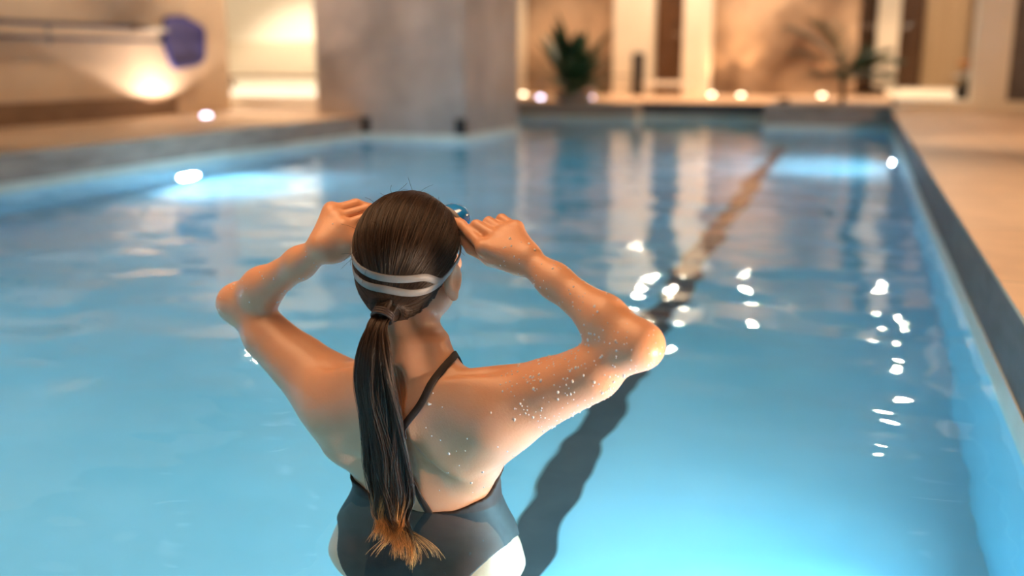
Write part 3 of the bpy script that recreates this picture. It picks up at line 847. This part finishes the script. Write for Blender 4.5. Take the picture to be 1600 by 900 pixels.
# bust
for sg in (-1, 1):
    F.ell((sg * 0.066, 0.085, 0.125), (0.05, 0.042, 0.05), 0.03)
# buttocks, legs, feet
for sg in (-1, 1):
    F.ell((-0.014 + sg * 0.072, -0.070, -0.235), (0.082, 0.070, 0.085), 0.04)
    hip, kne, ank = Vector((-0.014 + sg * 0.088, -0.005, -0.26)), Vector((-0.010 + sg * 0.085, 0.012, -0.545)), Vector((sg * 0.085, -0.015, -0.895))
    F.cone(hip, kne, 0.088, 0.050, 0.04)
    F.cone(kne, kne.lerp(ank, 0.3) + Vector((0, -0.012, 0)), 0.049, 0.050, 0.03)
    F.cone(kne.lerp(ank, 0.3) + Vector((0, -0.012, 0)), ank, 0.050, 0.031, 0.03)
    F.cone(ank + Vector((0, -0.012, -0.025)), ank + Vector((sg * 0.012, 0.13, -0.038)), 0.030, 0.020, 0.03)
    for q in range(5):
        F.cone(ank + Vector((sg * (0.030 - 0.013 * (4 - q) + 0.005), 0.115, -0.040)), ank + Vector((sg * (0.036 - 0.014 * (4 - q) + 0.006), 0.165 - 0.006 * q, -0.043)), 0.010, 0.0085 - 0.0006 * q, 0.006)

co, qd = surface_nets(F.g, F.lo, HB)
co = relax(co, qd, 3, 0.5)
me = mesh_np('person', co, qd)

# skin
sk = noisy('skin', (0.62, 0.30, 0.165), (0.68, 0.345, 0.195), scale=9, rough=0.42, detail=5, bump=0.06, bscale=260)
P(sk).inputs['Subsurface Weight'].default_value = 0.12
P(sk).inputs['Subsurface Radius'].default_value = (1.0, 0.35, 0.18)
P(sk).inputs['Subsurface Scale'].default_value = 0.006
P(sk).inputs['Coat Weight'].default_value = 0.15
P(sk).inputs['Coat Roughness'].default_value = 0.2
person = link('person', me, None, sk, True)
person.location = C0
tag(person, 'woman in black swimsuit seen from behind, raising both hands to her goggles', 'person')

# ---------------------------------------------------------------- swimsuit
Fs = Field((-0.24, -0.22, -0.44), (0.24, 0.22, 0.26), HB)
o3 = np.round((Fs.lo - F.lo) / HB).astype(int)
Fs.lo = F.lo + o3 * HB
Fs.ax = [Fs.lo[i] + HB * np.arange(Fs.n[i]) for i in range(3)]
X = Fs.ax[0][:, None, None]; Y = Fs.ax[1][None, :, None]; Z = Fs.ax[2][None, None, :]
body = F.g[o3[0]:o3[0] + Fs.n[0], o3[1]:o3[1] + Fs.n[1], o3[2]:o3[2] + Fs.n[2]]
top = 0.004 - 0.010 * np.exp(-((X + 0.017) / 0.05) ** 2) + 0.155 * smoothstep(-0.040, 0.055, Y) + 0.02 * smoothstep(0.06, 0.13, np.abs(X))
leg = -0.335 + 0.195 * smoothstep(0.05, 0.165, np.abs(X + 0.014)) - 0.04 * smoothstep(-0.02, 0.06, Y)
reg = np.maximum(Z - top, leg - Z)
armcut = 0.165 - np.abs(X) * 0 - np.abs(X)
Fs.g = np.maximum(np.maximum(body - 0.0035, -(body + 0.006)), reg).astype(np.float32)
co, qd = surface_nets(Fs.g, Fs.lo, HB); co = relax(co, qd, 3, 0.5)
suit_m = noisy('black_swim_fabric', (0.022, 0.015, 0.013), (0.036, 0.025, 0.022), scale=25, rough=0.65, bump=0.15, bscale=700)
P(suit_m).inputs['Specular IOR Level'].default_value = 0.3
suit = link('swimsuit', mesh_np('swimsuit', co, qd), person, suit_m, True)

def ribbon(path, field, width, thick, off=0.0, sub=6):
    """flat band laid over a surface along a list of points"""
    pts = np.array([tuple(p) for p in path], float)
    t = np.linspace(0, len(pts) - 1, (len(pts) - 1) * sub + 1)
    # Catmull-Rom through the points
    def cr(t):
        i = np.clip(np.floor(t).astype(int), 0, len(pts) - 2); f = (t - i)[:, None]
        g = lambda k: pts[np.clip(i + k, 0, len(pts) - 1)]
        p0, p1, p2, p3 = g(-1), g(0), g(1), g(2)
        return 0.5 * (2 * p1 + (p2 - p0) * f + (2 * p0 - 5 * p1 + 4 * p2 - p3) * f * f + (3 * p1 - p0 - 3 * p2 + p3) * f ** 3)
    p = field.project(cr(t), off)
    for _ in range(2):
        q = p.copy(); q[1:-1] = (p[:-2] + 2 * p[1:-1] + p[2:]) / 4; p = field.project(q, off)
    n = field.grad(p)
    tg = np.gradient(p, axis=0); tg /= np.linalg.norm(tg, axis=1, keepdims=True) + 1e-9
    s = np.cross(n, tg); s /= np.linalg.norm(s, axis=1, keepdims=True) + 1e-9
    w = width if hasattr(width, '__len__') else np.full(len(p), width)
    prof = [(-1.0, -0.4), (-1.0, 0.5), (-0.85, 0.9), (0, 1.0), (0.85, 0.9), (1.0, 0.5), (1.0, -0.4)]
    rows = []
    for u, vv in prof:
        e = p + s * (u * w[:, None] / 2)
        rows.append(e + n * (vv * thick))
    co = np.stack(rows, 1).reshape(-1, 3); k = len(prof); m = len(p)
    idx = np.arange(m * k).reshape(m, k); qs = []
    for j in range(k):
        j2 = (j + 1) % k
        qs.append(np.stack([idx[:-1, j], idx[1:, j], idx[1:, j2], idx[:-1, j2]], 1))
    return co, np.concatenate(qs)

def straps():
    for sg in (1, -1):
        pth = [(sg * 0.075, 0.10, 0.165), (sg * 0.072, 0.07, 0.200), (-0.002 + sg * 0.076, 0.015, 0.250), (-0.003 + sg * 0.074, -0.035, 0.285), (-0.004 + sg * 0.066, -0.09, 0.272), (-0.010 + sg * 0.045, -0.14, 0.215),
               (-0.026 + sg * 0.023, -0.14, 0.165), (-0.038, -0.13, 0.115), (-0.034 - sg * 0.022, -0.12, 0.055), (-0.026 - sg * 0.053, -0.10, 0.0), (-0.026 - sg * 0.066, -0.10, -0.03)]
        co, q = ribbon(pth, F, 0.0125, 0.0022, 0.0012, 8)
        link('shoulder_strap', mesh_np('shoulder_strap', co, q), person, suit_m, True)
straps()

# ---------------------------------------------------------------- hair
HH = 0.0025
H = Field((-0.16, -0.20, 0.30), (0.11, 0.11, 0.60), HH)
H.ell(hp(0, -0.014, 0.020), (0.0855, 0.105, 0.092), 0.0, HR)
H.ell(hp(0, -0.055, -0.030), (0.066, 0.056, 0.060), 0.03, HR)
TIE = Vector((-0.019, -0.143, 0.372))
H.cone(hp(0, -0.07, -0.045), TIE, 0.045, 0.017, 0.03)
Xh, Yh, Zh = H.ax[0][:, None, None], H.ax[1][None, :, None], H.ax[2][None, None, :]
hairF = H.g.copy()
HI = np.array(HR.to_3x3().inverted())
hx = HI[0, 0] * (Xh - HC.x) + HI[0, 1] * (Yh - HC.y) + HI[0, 2] * (Zh - HC.z)
hy = HI[1, 0] * (Xh - HC.x) + HI[1, 1] * (Yh - HC.y) + HI[1, 2] * (Zh - HC.z)
hz = HI[2, 0] * (Xh - HC.x) + HI[2, 1] * (Yh - HC.y) + HI[2, 2] * (Zh - HC.z)
line = np.where(hy > -0.02, -0.020 + 0.85 * (hy + 0.02), -0.020 + 1.2 * (hy + 0.02)) - hz
line = line * 0.75
cap = np.maximum(hairF, line).astype(np.float32)
cap += (0.0016 * np.sin(np.arctan2(hx, -hy + 0.0) * 46 + 3 * np.sin(hz * 60)) * smoothstep(0.02, 0.05, np.sqrt(hx ** 2 + hz ** 2 + 0 * hy))).astype(np.float32)
co, qd = surface_nets(cap, H.lo, HH); co = relax(co, qd, 2, 0.4)
hair_m = noisy('dark_brown_hair', (0.014, 0.008, 0.005), (0.030, 0.017, 0.010), scale=60, rough=0.42, detail=4, stretch=(1, 1, 0.2))
P(hair_m).inputs['Specular IOR Level'].default_value = 0.2
hair = link('hair', mesh_np('hair', co, qd), person, hair_m, True)

def hairmat(name, c_root, c_tip, t0, t1, rough=0.35):
    m = mat(name, c_root, rough)
    hi = N(m, 'ShaderNodeHairInfo')
    rp = N(m, 'ShaderNodeValToRGB')
    rp.color_ramp.elements[0].position = t0; rp.color_ramp.elements[1].position = t1
    rp.color_ramp.elements[0].color = (*c_root, 1); rp.color_ramp.elements[1].color = (*c_tip, 1)
    L(m, hi.outputs['Intercept'], rp.inputs['Fac'])
    mr = N(m, 'ShaderNodeMapRange'); mr.inputs['To Min'].default_value = 0.4; mr.inputs['To Max'].default_value = 2.6
    L(m, hi.outputs['Random'], mr.inputs['Value'])
    mx = N(m, 'ShaderNodeMix', data_type='RGBA', blend_type='MULTIPLY'); mx.inputs['Factor'].default_value = 1
    L(m, rp.outputs['Color'], mx.inputs['A']); L(m, mr.outputs['Result'], mx.inputs['B'])
    L(m, mx.outputs['Result'], P(m).inputs['Base Color'])
    P(m).inputs['Specular IOR Level'].default_value = 0.3
    return m
strand_m = hairmat('hair_strands', (0.026, 0.014, 0.008), (0.036, 0.020, 0.012), 0.0, 1.0)
pony_m = hairmat('ponytail_strands', (0.034, 0.019, 0.012), (0.42, 0.19, 0.06), 0.83, 0.95)

def curves(name, lines, radii, m, parent):
    """hair strands as curves; lines: list of (n,3) arrays"""
    hc = bpy.data.hair_curves.new(name)
    hc.add_curves([len(l) for l in lines])
    pos = np.concatenate(lines).astype(np.float32)
    hc.attributes['position'].data.foreach_set('vector', pos.ravel()) if 'position' in hc.attributes else hc.position_data.foreach_set('vector', pos.ravel())
    ra = hc.attributes.get('radius') or hc.attributes.new('radius', 'FLOAT', 'POINT')
    ra.data.foreach_set('value', np.concatenate(radii).astype(np.float32))
    hc.materials.append(m)
    o = bpy.data.objects.new(name, hc); COL.objects.link(o); o.parent = parent
    return o

Hs = Field((-0.16, -0.20, 0.30), (0.11, 0.11, 0.60), HH); Hs.g = hairF
def comb_strands(n):
    lines, rads = [], []
    c = np.array(HC); tie = np.array(TIE)
    d1 = tie - c; d1 /= np.linalg.norm(d1)
    while len(lines) < n:
        # start: along the hairline or anywhere on the scalp
        hyv = NPR.uniform(-0.06, 0.085); a = NPR.uniform(-1, 1)
        d = NPR.normal(size=3); d /= np.linalg.norm(d)
        l = HI @ d
        lz = (-0.020 + 0.85 * (l[1] * 0.09 + 0.02)) if l[1] * 0.09 > -0.02 else (-0.020 + 1.2 * (l[1] * 0.09 + 0.02))
        if l[2] * 0.09 < lz - 0.002: continue
        om = math.acos(max(-1, min(1, float(d @ d1))))
        if om < 0.25: continue
        lum = NPR.uniform(0.55, 1.0) if NPR.rand() < 0.25 else 1.0
        t = np.linspace(0, 0.96 * lum, 14)[:, None]
        p = (np.sin((1 - t) * om) * d + np.sin(t * om) * d1) / math.sin(om)
        wob = NPR.normal(size=3) * 0.03
        p = p + wob * np.sin(t * pi) * 0.5
        p = c + p / np.linalg.norm(p, axis=1, keepdims=True) * 0.11
        off = NPR.uniform(-0.0005, 0.0012) + 0.0016 * max(0.0, sin(37 * d[0] + 5 * d[2]) * sin(29 * d[2] + 11 * d[1]))
        p = Hs.project(p, off, 8)
        lines.append(p); rads.append(np.linspace(0.00042, 0.00026, 14))
    return lines, rads
ls, rs = comb_strands(4200)
# short flyaways round the crown
for i in range(90):
    d = NPR.normal(size=3); d[2] = abs(d[2]) * 0.9; d[1] = -abs(d[1]) if NPR.rand() < 0.6 else d[1]; d /= np.linalg.norm(d)
    p0 = Hs.project((np.array(HC) + d * 0.11)[None], 0.0, 8)[0]
    if (HI @ (p0 - np.array(HC)))[2] < 0.0: continue
    tgt = NPR.normal(size=3) * 0.7 + d * 0.45 + np.array([0, -0.5, 0.1]); tgt /= np.linalg.norm(tgt)
    t = np.linspace(0, 1, 8)[:, None]; Ln = NPR.uniform(0.010, 0.030)
    ls.append(p0 + tgt * t * Ln + NPR.normal(size=3) * 0.008 * t * t + np.array([0, 0, -0.004]) * t ** 2); rs.append(np.full(8, 0.00022))
curves('hair_strands', ls, rs, strand_m, hair)

# ponytail: a dark core with locks of strands; tips float on the water
PK = np.array([(-0.019, -0.150, 0.372), (-0.020, -0.172, 0.352), (-0.020, -0.182, 0.310), (-0.021, -0.176, 0.25), (-0.021, -0.160, 0.18), (-0.020, -0.148, 0.11), (-0.020, -0.138, 0.05), (-0.024, -0.138, 0.012), (-0.012, -0.152, -0.004), (0.006, -0.19, -0.010), (0.020, -0.23, -0.012)])
PR = np.array([0.013, 0.020, 0.030, 0.039, 0.042, 0.041, 0.038, 0.032, 0.028, 0.025, 0.02])
tp = np.linspace(0, 1, len(PK))
def path(t):
    t = np.asarray(t) * (len(PK) - 1); i = np.clip(np.floor(t).astype(int), 0, len(PK) - 2); f = (t - i)[:, None]
    g = lambda k: PK[np.clip(i + k, 0, len(PK) - 1)]
    p0, p1, p2, p3 = g(-1), g(0), g(1), g(2)
    return 0.5 * (2 * p1 + (p2 - p0) * f + (2 * p0 - 5 * p1 + 4 * p2 - p3) * f * f + (3 * p1 - p0 - 3 * p2 + p3) * f ** 3)
bm = bmesh.new()
tt = np.linspace(0, 0.66, 22); pc = path(tt); rc = np.interp(tt, tp, PR) * 0.66
rings = []
for i, (p, r) in enumerate(zip(pc, rc)):
    ring = []
    for k in range(28):
        a = 2 * pi * k / 28
        g = 1 + 0.10 * sin(5 * a + tt[i] * 4) + 0.07 * sin(9 * a - tt[i] * 9)
        ring.append(bm.verts.new((p[0] + r * g * cos(a), p[1] + r * 0.42 * g * sin(a), p[2] + (r * 0.42 * g * sin(a) if i < 2 else 0))))
    rings.append(ring)
for a, b in zip(rings, rings[1:]):
    for k in range(28): bm.faces.new((a[k], b[k], b[(k + 1) % 28], a[(k + 1) % 28]))
bm.faces.new(rings[0]); bm.faces.new(list(reversed(rings[-1])))
pony = obj('ponytail', bm, hair_m, hair, True)
ls, rs = [], []
NT = 30
t = np.linspace(0, 1, NT)
base = path(t); prad = np.interp(t, tp, PR)
for lk in range(46):
    a0 = NPR.uniform(0, 2 * pi); r0 = sqrt(NPR.uniform(0.15, 1.0)); sw = NPR.uniform(-1.2, 1.2); ph = NPR.uniform(0, 6.28)
    end = NPR.uniform(0.80, 1.0) if lk < 36 else NPR.uniform(0.6, 0.85)
    tipd = np.array([NPR.uniform(-0.03, 0.085), NPR.uniform(-0.05, 0.03), NPR.uniform(-0.006, 0.004)])
    for sidx in range(34):
        a = a0 + sw * t + 0.30 * np.sin(7 * t + ph) + NPR.normal() * 0.085
        r = r0 + NPR.normal() * 0.055
        te = end * NPR.uniform(0.93, 1.03); tq = np.minimum(t * te, 1.0)
        b = path(tq); pr = np.interp(tq, tp, PR)
        wv = 0.0022 * np.sin(18 * t + ph + NPR.normal() * 0.4)
        p = b + np.stack([np.cos(a) * r * pr + wv, np.sin(a) * r * pr * 0.5, np.zeros_like(t)], 1)
        f = smoothstep(0.70, 1.0, tq)[:, None]
        p = p + f * (tipd + NPR.normal(size=3) * np.array([0.006, 0.006, 0.002]))
        ls.append(p); rs.append(np.interp(t, [0, 0.85, 1], [0.00042, 0.00036, 0.00015]))
# a few loose strands beside the tail
for i in range(26):
    sg = -1 if NPR.rand() < 0.6 else 1
    x1 = sg * NPR.uniform(0.03, 0.06); ph = NPR.uniform(0, 6)
    te = NPR.uniform(0.45, 0.75); tq = t * te; b = path(tq)
    o = np.stack([x1 * np.sin(pi * t) ** 1.0 * t + 0.004 * np.sin(9 * t + ph), 0.014 * np.sin(pi * t), 0 * t], 1)
    ls.append(b + o); rs.append(np.full(NT, 0.00025))
curves('ponytail_strands', ls, rs, pony_m, pony)
# hair tie
bm = bmesh.new()
ax = (Vector(PK[1]) - Vector(PK[0])).normalized(); q = ax.to_track_quat('Z', 'Y').to_matrix()
for z, R0 in ((0.0, 0.0165), (0.0045, 0.0170), (0.009, 0.0172)):
    ring = [Vector(PK[0]) + q @ Vector((R0 * cos(2 * pi * k / 32), R0 * sin(2 * pi * k / 32), z)) for k in range(33)]
    add_tube(bm, ring, 0.0028, 8)
obj('hair_tie', bm, mat('dark_elastic', (0.03, 0.016, 0.014), 0.6), person, True)

# ---------------------------------------------------------------- swimming goggles
gog = thing('swim_goggles', 'swimming goggles with blue lenses and grey split strap on her head', 'goggles', tuple(C0))
gm = noisy('grey_silicone', (0.22, 0.205, 0.195), (0.26, 0.245, 0.235), scale=30, rough=0.5)
def head_dir(th, el):
    return Vector((sin(th) * cos(el), -cos(th) * cos(el), sin(el)))
def strap_path(th0, th1, lift):
    out = []
    for th in np.linspace(th0, th1, 40):
        el = radians(2.7 - 23.2 * cos(th) - 11.3 * sin(th)) + lift(th)
        d = head_dir(th, el)
        out.append(HC + d * 0.10)
    return out
up = lambda th: radians(14) * float(smoothstep(radians(62), radians(30), th)) * float(smoothstep(radians(-135), radians(-90), th))
for nm, lf, a0, a1 in (('strap', lambda th: 0.0, -150, 150), ('upper_strap', up, -140, 66)):
    co, q = ribbon(strap_path(radians(a0), radians(a1), lf), Hs, 0.0125, 0.0022, 0.0016, 3)
    link(nm, mesh_np(nm, co, q), gog, gm, True)
lens_m = mat('blue_lens', (0.01, 0.26, 0.80), 0.15)
P(lens_m).inputs['Transmission Weight'].default_value = 0.15
for sg in (-1, 1):
    c = hp(sg * 0.038 + 0.008, 0.084, 0.050); rot = HR @ Matrix.Rotation(-sg * 0.50 - 0.05, 4, 'Z') @ Matrix.Rotation(0.25, 4, 'X')
    bm = bmesh.new()
    rings = []
    for f, dy in ((1.0, -0.012), (1.02, 0.0), (0.96, 0.008), (0.80, 0.014), (0.45, 0.0175), (0.05, 0.0185)):
        rings.append([bm.verts.new(c + rot @ Vector((0.033 * f * math.copysign(abs(cos(a)) ** 0.8, cos(a)), dy, 0.021 * f * math.copysign(abs(sin(a)) ** 0.8, sin(a))))) for a in [2 * pi * k / 36 for k in range(36)]])
    for a, b in zip(rings, rings[1:]):
        for k in range(36): bm.faces.new((a[k], a[(k + 1) % 36], b[(k + 1) % 36], b[k]))
    bm.faces.new(rings[-1])
    obj('lens', bm, lens_m, gog, True)
    gk = bmesh.new()
    ring = [c + rot @ Vector((0.0325 * cos(2 * pi * k / 32), -0.012, 0.0205 * sin(2 * pi * k / 32))) for k in range(33)]
    add_tube(gk, ring, 0.0042, 8)
    obj('gasket', gk, gm, gog, True)
obj('nose_bridge', tube([hp(-0.004, 0.094, 0.050), hp(0.008, 0.100, 0.052), hp(0.020, 0.094, 0.050)], 0.004, 8), gm, gog, True)

# ---------------------------------------------------------------- drops of water on the skin
def droplets():
    n0 = len(me.vertices)
    vc = np.empty(n0 * 3, np.float32); me.vertices.foreach_get('co', vc); vc = vc.reshape(-1, 3)
    vn = np.empty(n0 * 3, np.float32); me.vertices.foreach_get('normal', vn); vn = vn.reshape(-1, 3)
    w = np.zeros(n0)
    sh, el, wr = (np.array(V['R_sh']), np.array(V['R_el']), np.array(V['R_wr']))
    def dist(a, b):
        ab = b - a; tt = np.clip(((vc - a) @ ab) / (ab @ ab), 0, 1); return np.linalg.norm(vc - a - tt[:, None] * ab, axis=1)
    w[dist(sh, el) < 0.065] = 1.0
    w[dist(el, wr) < 0.05] = 0.5
    w[(vc[:, 0] > 0.04) & (vc[:, 2] > 0.03) & (vc[:, 2] < 0.24) & (vc[:, 0] < 0.2) & (vc[:, 1] < -0.03)] = 0.13
    w[(dist(np.array(V['L_el']), np.array(V['L_wr'])) < 0.05)] = 0.10
    w *= (vn[:, 1] < 0.2)
    pick = NPR.choice(n0, 420, replace=False, p=w / w.sum())
    bm = bmesh.new()
    for i in pick:
        r = min(0.0023, 0.00075 * math.exp(abs(NPR.normal()) * 0.55))
        m3 = Vector(vn[i]).to_track_quat('Z', 'Y').to_matrix().to_4x4()
        bmesh.ops.create_icosphere(bm, subdivisions=2, radius=1, matrix=Matrix.Translation(Vector(vc[i])) @ m3 @ Matrix.Diagonal((r, r * NPR.uniform(1, 1.5), r * 0.75, 1)))
    dm = mat('water_drop', (0.95, 0.97, 1.0), 0.03)  # whitish base paints the bright glint into the drops
    P(dm).inputs['Transmission Weight'].default_value = 0.35; P(dm).inputs['IOR'].default_value = 1.33
    o = obj('water_droplets', bm, dm, person, True)
    o['kind'] = 'stuff'
droplets()
